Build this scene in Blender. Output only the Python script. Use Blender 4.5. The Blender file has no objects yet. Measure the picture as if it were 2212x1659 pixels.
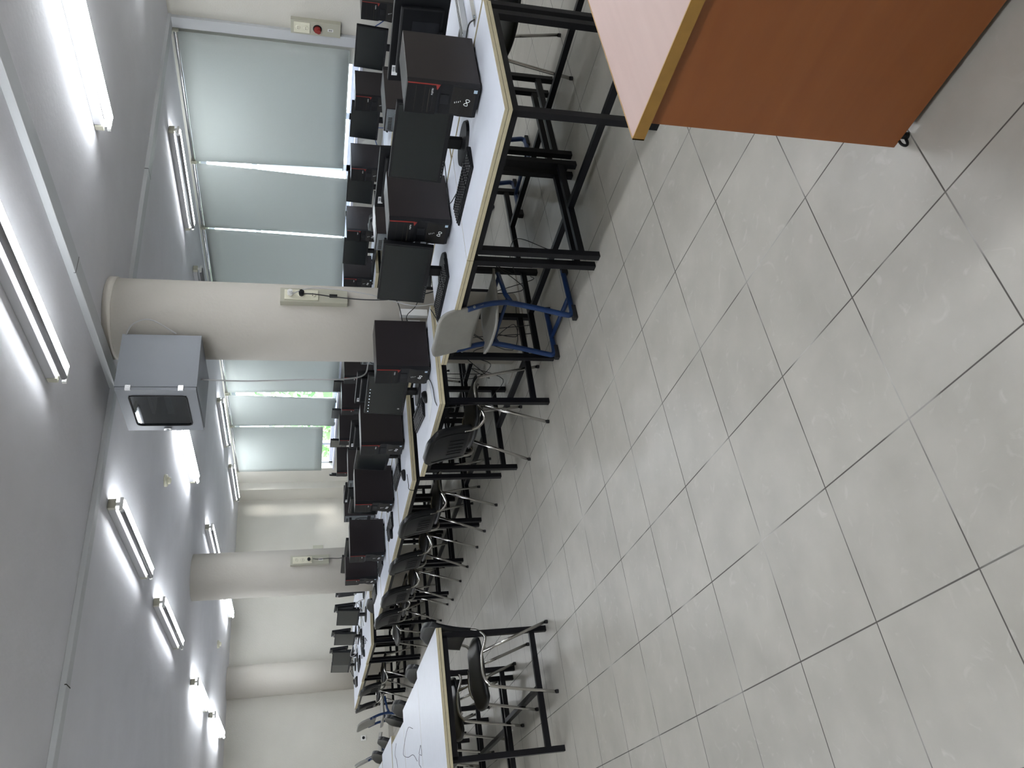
import bpy, bmesh, math, random
from mathutils import Vector, Matrix
random.seed(7)
PI = math.pi
S = bpy.context.scene
COL = S.collection

# ------------------------------------------------------------------ camera, world, exposure
cam_d = bpy.data.cameras.new('camera')
cam = bpy.data.objects.new('camera', cam_d); COL.objects.link(cam)
S.camera = cam
YAW, PITCH, ROLL, CAMH, FPX = 0.5857, -0.2559, 0.0083, 1.60, 1699.0
cy, sy, cp, sp = math.cos(YAW), math.sin(YAW), math.cos(PITCH), math.sin(PITCH)
Fv = Vector((sy*cp, cy*cp, sp)); Rv = Vector((cy, -sy, 0)); Uv = Rv.cross(Fv)
cr, sr = math.cos(ROLL), math.sin(ROLL)
R2 = Rv*cr + Uv*sr; U2 = -Rv*sr + Uv*cr
# the photograph lies on its side: the room's up points to the left of the frame
cx, cyv = -U2, R2
cam.matrix_world = Matrix(((cx.x, cyv.x, -Fv.x, 0), (cx.y, cyv.y, -Fv.y, 0), (cx.z, cyv.z, -Fv.z, CAMH), (0, 0, 0, 1)))
cam_d.sensor_fit = 'HORIZONTAL'; cam_d.sensor_width = 36.0
cam_d.lens = FPX/2212*36.0
cam_d.clip_start = 0.02; cam_d.clip_end = 200

W = bpy.data.worlds.new('world'); S.world = W; W.use_nodes = True
bg = W.node_tree.nodes['Background']
bg.inputs[0].default_value = (0.80, 0.88, 1.0, 1); bg.inputs[1].default_value = 5.0
sun_d = bpy.data.lights.new('sun', 'SUN'); sun_d.energy = 3.0; sun_d.angle = math.radians(14); sun_d.color = (1, .93, .86)
sun = bpy.data.objects.new('sun', sun_d); COL.objects.link(sun)
sun.rotation_euler = Vector((-.30, .95, -.055)).to_track_quat('-Z', 'Y').to_euler()
sun.location = (14, -6, 8)
S.view_settings.view_transform = 'Standard'; S.view_settings.look = 'None'
S.view_settings.gamma = 1.0; S.view_settings.use_curve_mapping = False
S.view_settings.exposure = 1.18
TUBE = 20.0          # emission of the fluorescent tubes

CEIL, WX, FY = 2.94, 7.60, 15.67
TT = 0.76           # table top height

# ------------------------------------------------------------------ materials
def mat(name, color=(.5, .5, .5), rough=.5, metal=0.0, spec=.5, noise=0.0, nscale=8.0, bump=0.0, bscale=120.0, coat=0.0):
    m = bpy.data.materials.new(name); m.use_nodes = True
    nt = m.node_tree; b = nt.nodes['Principled BSDF']
    b.inputs['Roughness'].default_value = rough; b.inputs['Metallic'].default_value = metal
    b.inputs['Specular IOR Level'].default_value = spec; b.inputs['Coat Weight'].default_value = coat
    c = (*color, 1)
    tc = nt.nodes.new('ShaderNodeTexCoord')
    n = nt.nodes.new('ShaderNodeTexNoise'); n.inputs['Scale'].default_value = nscale; n.inputs['Detail'].default_value = 4
    nt.links.new(tc.outputs['Object'], n.inputs['Vector'])
    r = nt.nodes.new('ShaderNodeValToRGB')
    k = noise
    r.color_ramp.elements[0].position = .3; r.color_ramp.elements[1].position = .7
    r.color_ramp.elements[0].color = (*[x*(1-k) for x in color], 1); r.color_ramp.elements[1].color = (*[min(1, x*(1+k)) for x in color], 1)
    nt.links.new(n.outputs['Fac'], r.inputs['Fac']); nt.links.new(r.outputs['Color'], b.inputs['Base Color'])
    if bump:
        n2 = nt.nodes.new('ShaderNodeTexNoise'); n2.inputs['Scale'].default_value = bscale; n2.inputs['Detail'].default_value = 3
        nt.links.new(tc.outputs['Object'], n2.inputs['Vector'])
        bp = nt.nodes.new('ShaderNodeBump'); bp.inputs['Strength'].default_value = bump; bp.inputs['Distance'].default_value = .01
        nt.links.new(n2.outputs['Fac'], bp.inputs['Height']); nt.links.new(bp.outputs['Normal'], b.inputs['Normal'])
    return m

def emis(name, color, s):
    m = bpy.data.materials.new(name); m.use_nodes = True
    b = m.node_tree.nodes['Principled BSDF']
    b.inputs['Base Color'].default_value = (.8, .8, .8, 1)
    b.inputs['Emission Color'].default_value = (*color, 1); b.inputs['Emission Strength'].default_value = s
    return m

M = {}
M['wall'] = mat('wall_paint', (.60, .58, .525), .75, noise=.03, nscale=2, bump=.25, bscale=60)
M['ceil'] = mat('ceiling_paint', (.66, .66, .69), .85, noise=.03, nscale=3, bump=.16, bscale=30)
M['column'] = mat('column_paint', (.53, .50, .45), .75, noise=.03, nscale=2, bump=.16, bscale=40)
M['white_pvc'] = mat('white_trunking', (.50, .515, .53), .45)
M['birch'] = mat('birch_edge', (.56, .50, .34), .6, noise=.05, nscale=25)
M['white_top'] = mat('white_laminate', (.62, .65, .72), .38, noise=.02, nscale=12)
M['black_metal'] = mat('black_steel', (.0035, .0038, .0065), .40, spec=.28)
M['gap'] = mat('dark_joint', (.03, .026, .02), .9)
M['black_pl'] = mat('black_plastic', (.0045, .005, .0065), .45, spec=.3, bump=.05, bscale=400)
M['dark_pl'] = mat('dark_plastic', (.010, .011, .014), .5, spec=.3)
M['case'] = mat('charcoal_case', (.015, .0112, .0125), .33, spec=.45, bump=.05, bscale=500)
M['grill'] = mat('grille_plastic', (.006, .0065, .0085), .5, spec=.3)
M['red'] = mat('red_plastic', (.24, .014, .009), .5)
M['screen'] = mat('screen_glass', (.0055, .0085, .010), .25, spec=.5)
M['silver'] = mat('zinc_steel', (.28, .31, .33), .4, metal=.6, noise=.1, nscale=30)
M['white_pl'] = mat('white_plastic', (.78, .78, .76), .45)
M['white_mark'] = mat('white_print', (.85, .87, .88), .5)
M['paper'] = mat('paper', (.74, .76, .78), .8)
M['label_blue'] = mat('pale_blue_label', (.45, .58, .68), .5)
M['key'] = mat('key_plastic', (.008, .009, .011), .42, spec=.35)
M['chrome'] = mat('chrome_tube', (.45, .44, .42), .18, metal=1.0)
M['leather'] = mat('black_leatherette', (.0045, .0055, .0075), .36, spec=.33, bump=.15, bscale=250)
M['blue'] = mat('blue_paint', (.006, .030, .115), .35, noise=.15, nscale=15)
M['grey_pl'] = mat('grey_plastic', (.27, .265, .245), .55, noise=.06, nscale=12, bump=.1, bscale=300)
M['rubber'] = mat('dark_rubber', (.012, .012, .014), .8)
M['beige_box'] = mat('beige_metal_box', (.42, .41, .33), .5)
M['ivory'] = mat('ivory_plastic', (.72, .70, .56), .4)
M['cab'] = mat('grey_cabinet_paint', (.235, .25, .28), .45, noise=.03, nscale=5)
M['cable'] = mat('black_cable', (.012, .012, .014), .5)
M['gcable'] = mat('grey_cable', (.42, .42, .42), .5)
M['bluecable'] = mat('blue_cable', (.03, .07, .22), .5)
M['alu'] = mat('aluminium', (.72, .73, .74), .25, metal=1.0)
M['frame_win'] = mat('window_frame_pvc', (.62, .62, .70), .4)
M['ink'] = mat('pen_ink', (.03, .035, .06), .7)
M['skirt'] = mat('skirting_tile', (.42, .40, .36), .35)
M['leaf'] = mat('leaves', (.10, .26, .05), .6, noise=.5, nscale=3)
M['bark'] = mat('bark', (.12, .08, .05), .9)
M['lawn'] = mat('outside_ground', (.22, .25, .16), .9, noise=.2)
M['brick'] = mat('outside_wall_red', (.50, .28, .22), .8, noise=.1)
M['inside'] = mat('cabinet_inside', (.05, .055, .06), .6)
M['tube_on'] = emis('lit_tube', (.93, .97, 1.0), TUBE)
M['tube_off'] = mat('unlit_tube', (.20, .20, .21), .3)
M['batten'] = mat('batten_white', (.36, .36, .37), .5)
M['icon'] = emis('screen_icons', (.5, .65, .85), .22)

def floor_mat():
    m = bpy.data.materials.new('floor_tiles'); m.use_nodes = True
    nt = m.node_tree; b = nt.nodes['Principled BSDF']; L = nt.links
    tc = nt.nodes.new('ShaderNodeTexCoord')
    sep = nt.nodes.new('ShaderNodeSeparateXYZ'); L.new(tc.outputs['Object'], sep.inputs[0])
    def mth(op, a, bb=None):
        n = nt.nodes.new('ShaderNodeMath'); n.operation = op
        for i, v in enumerate((a, bb)):
            if v is None: continue
            if isinstance(v, (int, float)): n.inputs[i].default_value = v
            else: L.new(v, n.inputs[i])
        return n.outputs[0]
    T = .4282
    def dist(sock, o):
        u = mth('DIVIDE', mth('SUBTRACT', sock, o), T)
        f = mth('FRACT', u)
        return mth('MULTIPLY', mth('MINIMUM', f, mth('SUBTRACT', 1.0, f)), T), mth('FLOOR', u)
    dx, ix = dist(sep.outputs[0], 1.3573-8*T); dy, iy = dist(sep.outputs[1], 1.1281-8*T)
    d = mth('MINIMUM', dx, dy)
    g = nt.nodes.new('ShaderNodeMapRange'); g.inputs[1].default_value = .0015; g.inputs[2].default_value = .0030
    L.new(d, g.inputs[0])
    # per tile tone
    comb = nt.nodes.new('ShaderNodeCombineXYZ'); L.new(ix, comb.inputs[0]); L.new(iy, comb.inputs[1])
    wn = nt.nodes.new('ShaderNodeTexWhiteNoise'); wn.noise_dimensions = '2D'; L.new(comb.outputs[0], wn.inputs[0])
    n1 = nt.nodes.new('ShaderNodeTexNoise'); n1.inputs['Scale'].default_value = 5; n1.inputs['Detail'].default_value = 6
    L.new(tc.outputs['Object'], n1.inputs['Vector'])
    ramp = nt.nodes.new('ShaderNodeValToRGB')
    ramp.color_ramp.elements[0].position = .3; ramp.color_ramp.elements[1].position = .72
    ramp.color_ramp.elements[0].color = (.350, .336, .300, 1); ramp.color_ramp.elements[1].color = (.420, .402, .362, 1)
    L.new(n1.outputs['Fac'], ramp.inputs[0])
    hsv = nt.nodes.new('ShaderNodeHueSaturation'); L.new(ramp.outputs[0], hsv.inputs['Color'])
    L.new(mth('ADD', mth('MULTIPLY', wn.outputs[0], .06), .97), hsv.inputs['Value'])
    # pale scuffs
    n2 = nt.nodes.new('ShaderNodeTexNoise'); n2.inputs['Scale'].default_value = 9; n2.inputs['Detail'].default_value = 10; n2.inputs['Distortion'].default_value = 2.5
    L.new(tc.outputs['Object'], n2.inputs['Vector'])
    sc = nt.nodes.new('ShaderNodeMapRange'); sc.inputs[1].default_value = .60; sc.inputs[2].default_value = .78; sc.inputs[4].default_value = .5
    L.new(n2.outputs['Fac'], sc.inputs[0])
    mx0 = nt.nodes.new('ShaderNodeMixRGB'); L.new(sc.outputs[0], mx0.inputs[0]); L.new(hsv.outputs[0], mx0.inputs[1]); mx0.inputs[2].default_value = (.52, .51, .48, 1)
    # grout: dark with pale worn stretches
    n3 = nt.nodes.new('ShaderNodeTexNoise'); n3.inputs['Scale'].default_value = 3.0
    L.new(tc.outputs['Object'], n3.inputs['Vector'])
    gr = nt.nodes.new('ShaderNodeValToRGB'); gr.color_ramp.elements[0].position = .50; gr.color_ramp.elements[1].position = .70
    gr.color_ramp.elements[0].color = (.075, .070, .062, 1); gr.color_ramp.elements[1].color = (.48, .47, .44, 1)
    L.new(n3.outputs['Fac'], gr.inputs[0])
    mx = nt.nodes.new('ShaderNodeMixRGB'); L.new(g.outputs[0], mx.inputs[0]); L.new(gr.outputs[0], mx.inputs[1]); L.new(mx0.outputs[0], mx.inputs[2])
    L.new(mx.outputs[0], b.inputs['Base Color'])
    rr = nt.nodes.new('ShaderNodeMapRange'); rr.inputs[3].default_value = .8; rr.inputs[4].default_value = .34
    L.new(g.outputs[0], rr.inputs[0]); L.new(rr.outputs[0], b.inputs['Roughness'])
    b.inputs['Specular IOR Level'].default_value = .45
    n4 = nt.nodes.new('ShaderNodeTexNoise'); n4.inputs['Scale'].default_value = 60
    L.new(tc.outputs['Object'], n4.inputs['Vector'])
    hsum = mth('ADD', mth('MULTIPLY', g.outputs[0], 1.0), mth('MULTIPLY', n4.outputs['Fac'], .15))
    bp = nt.nodes.new('ShaderNodeBump'); bp.inputs['Strength'].default_value = .35; bp.inputs['Distance'].default_value = .002
    L.new(hsum, bp.inputs['Height']); L.new(bp.outputs[0], b.inputs['Normal'])
    return m
M['floor'] = floor_mat()

def wood(name, c0, c1, rough, axis_scale=(1, 1, 14)):
    m = bpy.data.materials.new(name); m.use_nodes = True
    nt = m.node_tree; b = nt.nodes['Principled BSDF']; L = nt.links
    tc = nt.nodes.new('ShaderNodeTexCoord'); mp = nt.nodes.new('ShaderNodeMapping'); mp.inputs['Scale'].default_value = axis_scale
    L.new(tc.outputs['Object'], mp.inputs[0])
    n = nt.nodes.new('ShaderNodeTexNoise'); n.inputs['Scale'].default_value = 2.2; n.inputs['Detail'].default_value = 7; n.inputs['Distortion'].default_value = .4
    L.new(mp.outputs[0], n.inputs['Vector'])
    r = nt.nodes.new('ShaderNodeValToRGB'); r.color_ramp.elements[0].position = .3; r.color_ramp.elements[1].position = .7
    r.color_ramp.elements[0].color = (*c0, 1); r.color_ramp.elements[1].color = (*c1, 1)
    L.new(n.outputs['Fac'], r.inputs[0]); L.new(r.outputs[0], b.inputs['Base Color'])
    b.inputs['Roughness'].default_value = rough
    return m
M['beech_top'] = wood('beech_laminate_top', (.335, .218, .190), (.360, .238, .210), .42, (1, 12, 1))
M['beech_side'] = wood('beech_laminate_side', (.235, .070, .016), (.262, .084, .020), .46, (1, 1, 9))
M['ochre'] = mat('ochre_edging', (.30, .16, .03), .5, noise=.08, nscale=30)

def blind_mat():
    m = bpy.data.materials.new('blind_fabric'); m.use_nodes = True
    nt = m.node_tree; L = nt.links
    for n in list(nt.nodes): nt.nodes.remove(n)
    out = nt.nodes.new('ShaderNodeOutputMaterial')
    d = nt.nodes.new('ShaderNodeBsdfDiffuse'); t = nt.nodes.new('ShaderNodeBsdfTranslucent'); mx = nt.nodes.new('ShaderNodeMixShader')
    tc = nt.nodes.new('ShaderNodeTexCoord'); n = nt.nodes.new('ShaderNodeTexNoise'); n.inputs['Scale'].default_value = 300
    L.new(tc.outputs['Object'], n.inputs['Vector'])
    r = nt.nodes.new('ShaderNodeValToRGB'); r.color_ramp.elements[0].color = (.46, .50, .48, 1); r.color_ramp.elements[1].color = (.58, .62, .60, 1)
    L.new(n.outputs['Fac'], r.inputs[0]); L.new(r.outputs[0], d.inputs[0])
    t.inputs[0].default_value = (.42, .47, .48, 1)
    mx.inputs[0].default_value = .16
    L.new(d.outputs[0], mx.inputs[1]); L.new(t.outputs[0], mx.inputs[2]); L.new(mx.outputs[0], out.inputs[0])
    return m
M['blind'] = blind_mat()

def glass_mat(name, tint=(.95, .97, .97), gloss=.12):
    m = bpy.data.materials.new(name); m.use_nodes = True
    nt = m.node_tree; L = nt.links
    for n in list(nt.nodes): nt.nodes.remove(n)
    out = nt.nodes.new('ShaderNodeOutputMaterial')
    t = nt.nodes.new('ShaderNodeBsdfTransparent'); t.inputs[0].default_value = (*tint, 1)
    g = nt.nodes.new('ShaderNodeBsdfGlossy'); g.inputs['Roughness'].default_value = .03
    mx = nt.nodes.new('ShaderNodeMixShader'); mx.inputs[0].default_value = gloss
    L.new(t.outputs[0], mx.inputs[1]); L.new(g.outputs[0], mx.inputs[2]); L.new(mx.outputs[0], out.inputs[0])
    return m
M['glass'] = glass_mat('window_glass', gloss=.06)
M['cabglass'] = glass_mat('cabinet_glass', (.35, .40, .42), .18)

# ------------------------------------------------------------------ mesh helpers
class MB:
    def __init__(s): s.bm = bmesh.new(); s.mats = []; s.smooth = []
    def mi(s, m):
        if m not in s.mats: s.mats.append(m)
        return s.mats.index(m)
    def box(s, x0, y0, z0, x1, y1, z1, m=None, bev=0.0, rot=None, about=None):
        v = [s.bm.verts.new(p) for p in ((x0,y0,z0),(x1,y0,z0),(x1,y1,z0),(x0,y1,z0),(x0,y0,z1),(x1,y0,z1),(x1,y1,z1),(x0,y1,z1))]
        fs = [s.bm.faces.new([v[i] for i in q]) for q in ((3,2,1,0),(4,5,6,7),(0,1,5,4),(1,2,6,5),(2,3,7,6),(3,0,4,7))]
        k = s.mi(m)
        for f in fs: f.material_index = k
        if bev:
            es = list({e for f in fs for e in f.edges})
            r = bmesh.ops.bevel(s.bm, geom=es, offset=bev, segments=2, affect='EDGES', profile=.6)
            for f in r['faces']: f.material_index = k
            v = list({q for f in r['faces'] for q in f.verts} | {q for q in v if q.is_valid})
        if rot is not None:
            c = Vector(about) if about else Vector(((x0+x1)/2, (y0+y1)/2, (z0+z1)/2))
            bmesh.ops.rotate(s.bm, verts=[q for q in v if q.is_valid], cent=c, matrix=rot)
        return fs
    def bar(s, a, b, w, h=None, m=None, up=(0, 0, 1)):
        a, b = Vector(a), Vector(b); h = h or w
        d = (b-a).normalized(); u = Vector(up)
        if abs(d.dot(u)) > .95: u = Vector((1, 0, 0))
        r = d.cross(u).normalized(); u = r.cross(d)
        P = [[p + r*sx*w/2 + u*sz*h/2 for sx, sz in ((-1,-1),(1,-1),(1,1),(-1,1))] for p in (a, b)]
        va = [s.bm.verts.new(p) for p in P[0]]; vb = [s.bm.verts.new(p) for p in P[1]]
        k = s.mi(m)
        fs = [s.bm.faces.new(va[::-1]), s.bm.faces.new(vb)]
        for i in range(4):
            j = (i+1) % 4; fs.append(s.bm.faces.new((va[i], va[j], vb[j], vb[i])))
        for f in fs: f.material_index = k
    def tube(s, pts, r, m=None, n=8, smooth=True, sub=0, cap=True, flat=1.0):
        pts = [Vector(p) for p in pts]
        if sub: pts = catmull(pts, sub)
        rings = []; prev = None
        for i, p in enumerate(pts):
            t = (pts[min(i+1, len(pts)-1)] - pts[max(i-1, 0)])
            if t.length < 1e-9: t = Vector((0, 0, 1))
            t.normalize()
            if prev is None:
                prev = t.orthogonal().normalized()
            else:
                prev = (prev - t*prev.dot(t))
                prev = prev.normalized() if prev.length > 1e-6 else t.orthogonal().normalized()
            b = t.cross(prev)
            rr = r[i] if isinstance(r, (list, tuple)) else r
            rings.append([s.bm.verts.new(p + (prev*math.cos(2*PI*k/n) + b*math.sin(2*PI*k/n))*rr) for k in range(n)])
        k = s.mi(m); fs = []
        for a, b in zip(rings, rings[1:]):
            for i in range(n):
                f = s.bm.faces.new((a[i], a[(i+1) % n], b[(i+1) % n], b[i])); f.smooth = smooth; fs.append(f)
        if cap:
            fs.append(s.bm.faces.new(rings[0][::-1])); fs.append(s.bm.faces.new(rings[-1]))
        for f in fs: f.material_index = k
    def cyl(s, c, r, h, axis='Z', m=None, n=24, r2=None, smooth=True):
        c = Vector(c); d = {'X': Vector((1,0,0)), 'Y': Vector((0,1,0)), 'Z': Vector((0,0,1))}[axis] if isinstance(axis, str) else Vector(axis)
        s.tube([c, c+d*h], [r, r if r2 is None else r2], m, n, smooth)
    def lathe(s, c, prof, m=None, n=32):
        rings = []
        for r, z in prof:
            rings.append([s.bm.verts.new((c[0]+r*math.cos(2*PI*k/n), c[1]+r*math.sin(2*PI*k/n), c[2]+z)) for k in range(n)])
        k = s.mi(m)
        for a, b in zip(rings, rings[1:]):
            for i in range(n):
                f = s.bm.faces.new((a[i], a[(i+1) % n], b[(i+1) % n], b[i])); f.smooth = True; f.material_index = k
        for rg, rev in ((rings[0], True), (rings[-1], False)):
            f = s.bm.faces.new(rg[::-1] if rev else rg); f.material_index = k
    def shell(s, fn, nu, nv, th, m=None):
        """thick curved sheet: fn(u,v)->(point, normal), u,v in -1..1"""
        F, B = [], []
        for j in range(nv+1):
            ra, rb = [], []
            for i in range(nu+1):
                p, nrm = fn(-1+2*i/nu, -1+2*j/nv)
                ra.append(s.bm.verts.new(Vector(p)+Vector(nrm)*th/2)); rb.append(s.bm.verts.new(Vector(p)-Vector(nrm)*th/2))
            F.append(ra); B.append(rb)
        k = s.mi(m)
        def add(q):
            f = s.bm.faces.new(q); f.smooth = True; f.material_index = k
        for j in range(nv):
            for i in range(nu):
                add((F[j][i], F[j][i+1], F[j+1][i+1], F[j+1][i])); add((B[j][i], B[j+1][i], B[j+1][i+1], B[j][i+1]))
        for i in range(nu):
            add((F[0][i+1], F[0][i], B[0][i], B[0][i+1])); add((F[nv][i], F[nv][i+1], B[nv][i+1], B[nv][i]))
        for j in range(nv):
            add((F[j][0], F[j+1][0], B[j+1][0], B[j][0])); add((F[j+1][nu], F[j][nu], B[j][nu], B[j+1][nu]))
    def build(s, name, parent=None, loc=(0, 0, 0), rz=0.0):
        bmesh.ops.recalc_face_normals(s.bm, faces=s.bm.faces)
        me = bpy.data.meshes.new(name); s.bm.to_mesh(me); s.bm.free()
        for m in s.mats: me.materials.append(m if m is not None else M['wall'])
        o = bpy.data.objects.new(name, me); COL.objects.link(o)
        o.location = loc; o.rotation_euler = (0, 0, rz)
        if parent: o.parent = parent
        return o

def catmull(P, sub):
    out = []
    Q = [P[0]*2-P[1]] + P + [P[-1]*2-P[-2]]
    for i in range(1, len(Q)-2):
        p0, p1, p2, p3 = Q[i-1:i+3]
        for k in range(sub):
            t = k/sub
            out.append(.5*((2*p1) + (-p0+p2)*t + (2*p0-5*p1+4*p2-p3)*t*t + (-p0+3*p1-3*p2+p3)*t**3))
    out.append(P[-1]); return out

def tag(o, label=None, cat=None, group=None, kind=None):
    if label: o['label'] = label
    if cat: o['category'] = cat
    if group: o['group'] = group
    if kind: o['kind'] = kind
    return o
def thing(name, label, cat, loc=(0, 0, 0), rz=0.0, group=None):
    o = bpy.data.objects.new(name, None); COL.objects.link(o); o.empty_display_size = .1
    o.location = loc; o.rotation_euler = (0, 0, rz)
    return tag(o, label, cat, group)
KIDS = {}
def kids(o): return [c for c in bpy.data.objects if c.parent == o]
def copy_tree(o, parent=None):
    c = o.copy(); COL.objects.link(c); c.parent = parent
    for ch in KIDS.setdefault(o.name, kids(o)): copy_tree(ch, c)
    return c
USED = set()
def put(proto, label, loc, rz=0.0, group=None):
    o = proto if proto.name not in USED else copy_tree(proto)
    USED.add(proto.name); USED.add(o.name)
    o.location = loc; o.rotation_euler = (0, 0, rz); o['label'] = label
    if group: o['group'] = group
    return o
def prime(proto):      # freeze the list of parts before copying starts
    def rec(o):
        KIDS[o.name] = kids(o)
        for c in KIDS[o.name]: rec(c)
    rec(proto); return proto
def struct(name, mb, loc=(0, 0, 0)):
    o = mb.build(name, None, loc); o['kind'] = 'structure'; return o
def text_mesh(txt, size, m, ext=.0003):
    cu = bpy.data.curves.new('txt', 'FONT'); cu.body = txt; cu.size = size; cu.extrude = ext; cu.align_x = 'CENTER'; cu.align_y = 'CENTER'
    cu.resolution_u = 2
    o = bpy.data.objects.new('txt', cu); COL.objects.link(o)
    dg = bpy.context.evaluated_depsgraph_get(); me = bpy.data.meshes.new_from_object(o.evaluated_get(dg))
    bpy.data.objects.remove(o); me.materials.clear(); me.materials.append(m)
    return me

# ------------------------------------------------------------------ room shell
b = MB(); b.box(-2.6, -2.2, -.08, WX+.25, FY+.2, 0, M['floor']); struct('floor', b)
b = MB(); b.box(-2.6, -2.2, CEIL, WX+.25, FY+.2, CEIL+.1, M['ceil']); struct('ceiling', b)
b = MB(); b.box(-2.7, FY, 0, WX+.25, FY+.15, CEIL, M['wall']); struct('wall_far', b)
b = MB(); b.box(-2.75, -2.2, 0, -2.6, FY+.15, CEIL, M['wall']); struct('wall_left', b)
b = MB(); b.box(-2.7, -2.35, 0, WX+.25, -2.2, CEIL, M['wall']); struct('wall_near', b)
WB, WT = 1.07, 2.84
WY0, WY1 = 5.28, 14.60
b = MB()
b.box(WX, -2.2, 0, WX+.25, WY0, CEIL, M['wall']); b.box(WX, WY1, 0, WX+.25, FY, CEIL, M['wall'])
b.box(WX, WY0, 0, WX+.25, WY1, WB-.03, M['wall']); b.box(WX, WY0, WT, WX+.25, WY1, CEIL, M['wall'])
struct('wall_window', b)
# corner pier beside the far wall
b = MB(); b.box(WX-.16, 15.18, 0, WX, FY, CEIL, M['wall']); struct('wall_pier', b)
b = MB(); b.box(WX-.035, WY0, WB-.03, WX+.25, WY1, WB, M['frame_win']); struct('trim_sill', b)
# windows: six units of frame, mullion and panes
n = 6; w = (WY1-WY0)/n
for k in range(n):
    y0, y1 = WY0+k*w, WY0+(k+1)*w; x0, x1 = WX+.13, WX+.19
    b = MB()
    for (a0, c0, a1, c1) in ((y0, WB, y1, WB+.07), (y0, WT-.06, y1, WT), (y0, WB, y0+.05, WT), (y1-.05, WB, y1, WT), (y0, 2.2, y1, 2.26)):
        b.box(x0, a0, c0, x1, a1, c1, M['frame_win'])
    b.box(x0, (y0+y1)/2-.045, WB, x1, (y0+y1)/2+.045, 2.2, M['frame_win'])
    fr = struct('window_%d' % (k+1), b)
    for (a0, a1, c0, c1) in ((y0+.05, (y0+y1)/2-.045, WB+.07, 2.2), ((y0+y1)/2+.045, y1-.05, WB+.07, 2.2), (y0+.05, y1-.05, 2.26, WT-.06)):
        g = MB(); g.box(x0+.025, a0, c0, x0+.031, a1, c1, M['glass']); g.build('window_pane', fr)
# skirting
b = MB(); b.box(-2.6, FY-.012, 0, WX-.16, FY, .085, M['skirt']); struct('baseboard_far', b)
b = MB(); b.box(WX-.012, -2.2, 0, WX, 15.18, .085, M['skirt']); struct('baseboard_window', b)

def column(name, x, y, r, label, ring=True):
    b = MB()
    b.lathe((x, y, 0), [(r, 0), (r, CEIL-.001)], M['column'], 48)
    o = struct(name, b)
    return o
column('column_1', 3.75, 4.85, .285, '')
column('column_2', 3.74, 10.04, .285, '')
column('column_3', 3.78, 15.58, .285, '')
b = MB(); b.lathe((3.75, 4.85, 2.885), [(.2855, 0), (.294, .006), (.296, .054)], M['column'], 48); struct('trim_column_collar', b)
b = MB(); b.box(3.43, 4.53, 0, 4.07, 5.17, .012, M['skirt']); struct('baseboard_column', b)

# ceiling trunking
def trunk(name, x0, y0, x1, y1, z0, z1, seams=()):
    b = MB(); b.box(x0, y0, z0, x1, y1, z1, M['white_pvc'], bev=.004)
    for q in seams: b.box(q[0], q[1], z0-.0012, q[2], q[3], z0+.01, M['gap'])
    return struct(name, b)
trunk('trim_trunking_along', 3.31, -2.2, 3.43, 5.09, 2.897, CEIL, [(3.309, 3.86, 3.431, 3.863)])
trunk('trim_trunking_left', -2.6, 5.09, 3.43, 5.18, 2.905, CEIL, [(1.30, 5.089, 1.306, 5.181)])
b = MB(); b.bar((4.03, 5.17, 2.925), (WX, 4.99, 2.925), .12, .032, M['white_pvc']); b.bar((5.50, 5.095, 2.925), (5.503, 5.095, 2.925), .124, .034, M['gap']); struct('trim_trunking_right', b)
trunk('trim_trunking_down', WX-.045, 4.94, WX, 5.055, .98, 2.925)

# ------------------------------------------------------------------ roller blinds
TUBEZ = 2.885
def blind(y0, y1, zb, label, wav=0.0, d0=0.0, d1=0.0):
    # d0, d1: how far the lower corners swing along the wall
    t = thing('roller_blind', label, 'blind', (WX-.05, (y0+y1)/2, TUBEZ), 0, 'roller blinds over the windows')
    h = (y1-y0)/2
    b = MB()
    ny, nz = 14, 10
    def fn(u, v):
        k = (1-v)/2
        x = -.012 - .014*k*math.sin(u*4+v*2+wav) * (1 if wav else .3) - (.02*wav*k)
        return (x, u*(h-.004) + (d0*(1-u)/2 + d1*(1+u)/2)*k, -.02 + (zb-TUBEZ+.02)*k), (1, 0, 0)
    b.shell(fn, ny, nz, .0014, M['blind']); b.build('fabric', t)
    b = MB(); b.cyl((0, -h, 0), .021, 2*h, 'Y', M['alu'], 16); b.build('roller_tube', t)
    b = MB(); b.tube([(-.014, -h+.015, zb-TUBEZ+.006), (-.014, h-.015, zb-TUBEZ+.006)], .006, M['blind'], 8); b.build('hem_bar', t)
    b = MB()
    for s_ in (-1, 1): b.box(-.028, s_*h-.006, -.03, .045, s_*h+.006, .03, M['beige_box'])
    b.build('bracket', t)
    return t
blind(5.070, 6.735, 1.185, 'widest pale green blind, nearest, right beside the white vertical trunking', 0, 0, -.055)
blind(6.760, 7.815, 1.125, 'narrow grey-green blind bordered by the widest bright light gap', .5, .055, .015)
blind(7.835, 9.00, 1.115, 'grey-green blind whose far part goes behind the near column', .3, .02, 0)
blind(9.03, 10.20, 1.10, 'grey-green blind hidden behind the near round column')
blind(10.23, 11.70, 1.07, 'pale blind seen just past the near column behind the hanging grey cable', .35, 0, -.05)
blind(11.77, 12.80, 1.10, 'narrow blind between a bright gap and the raised last blind', .3, .06, -.004)
blind(12.825, 14.57, 1.29, 'last blind before the far wall, its hem highest with greenery showing below', .0)

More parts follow.
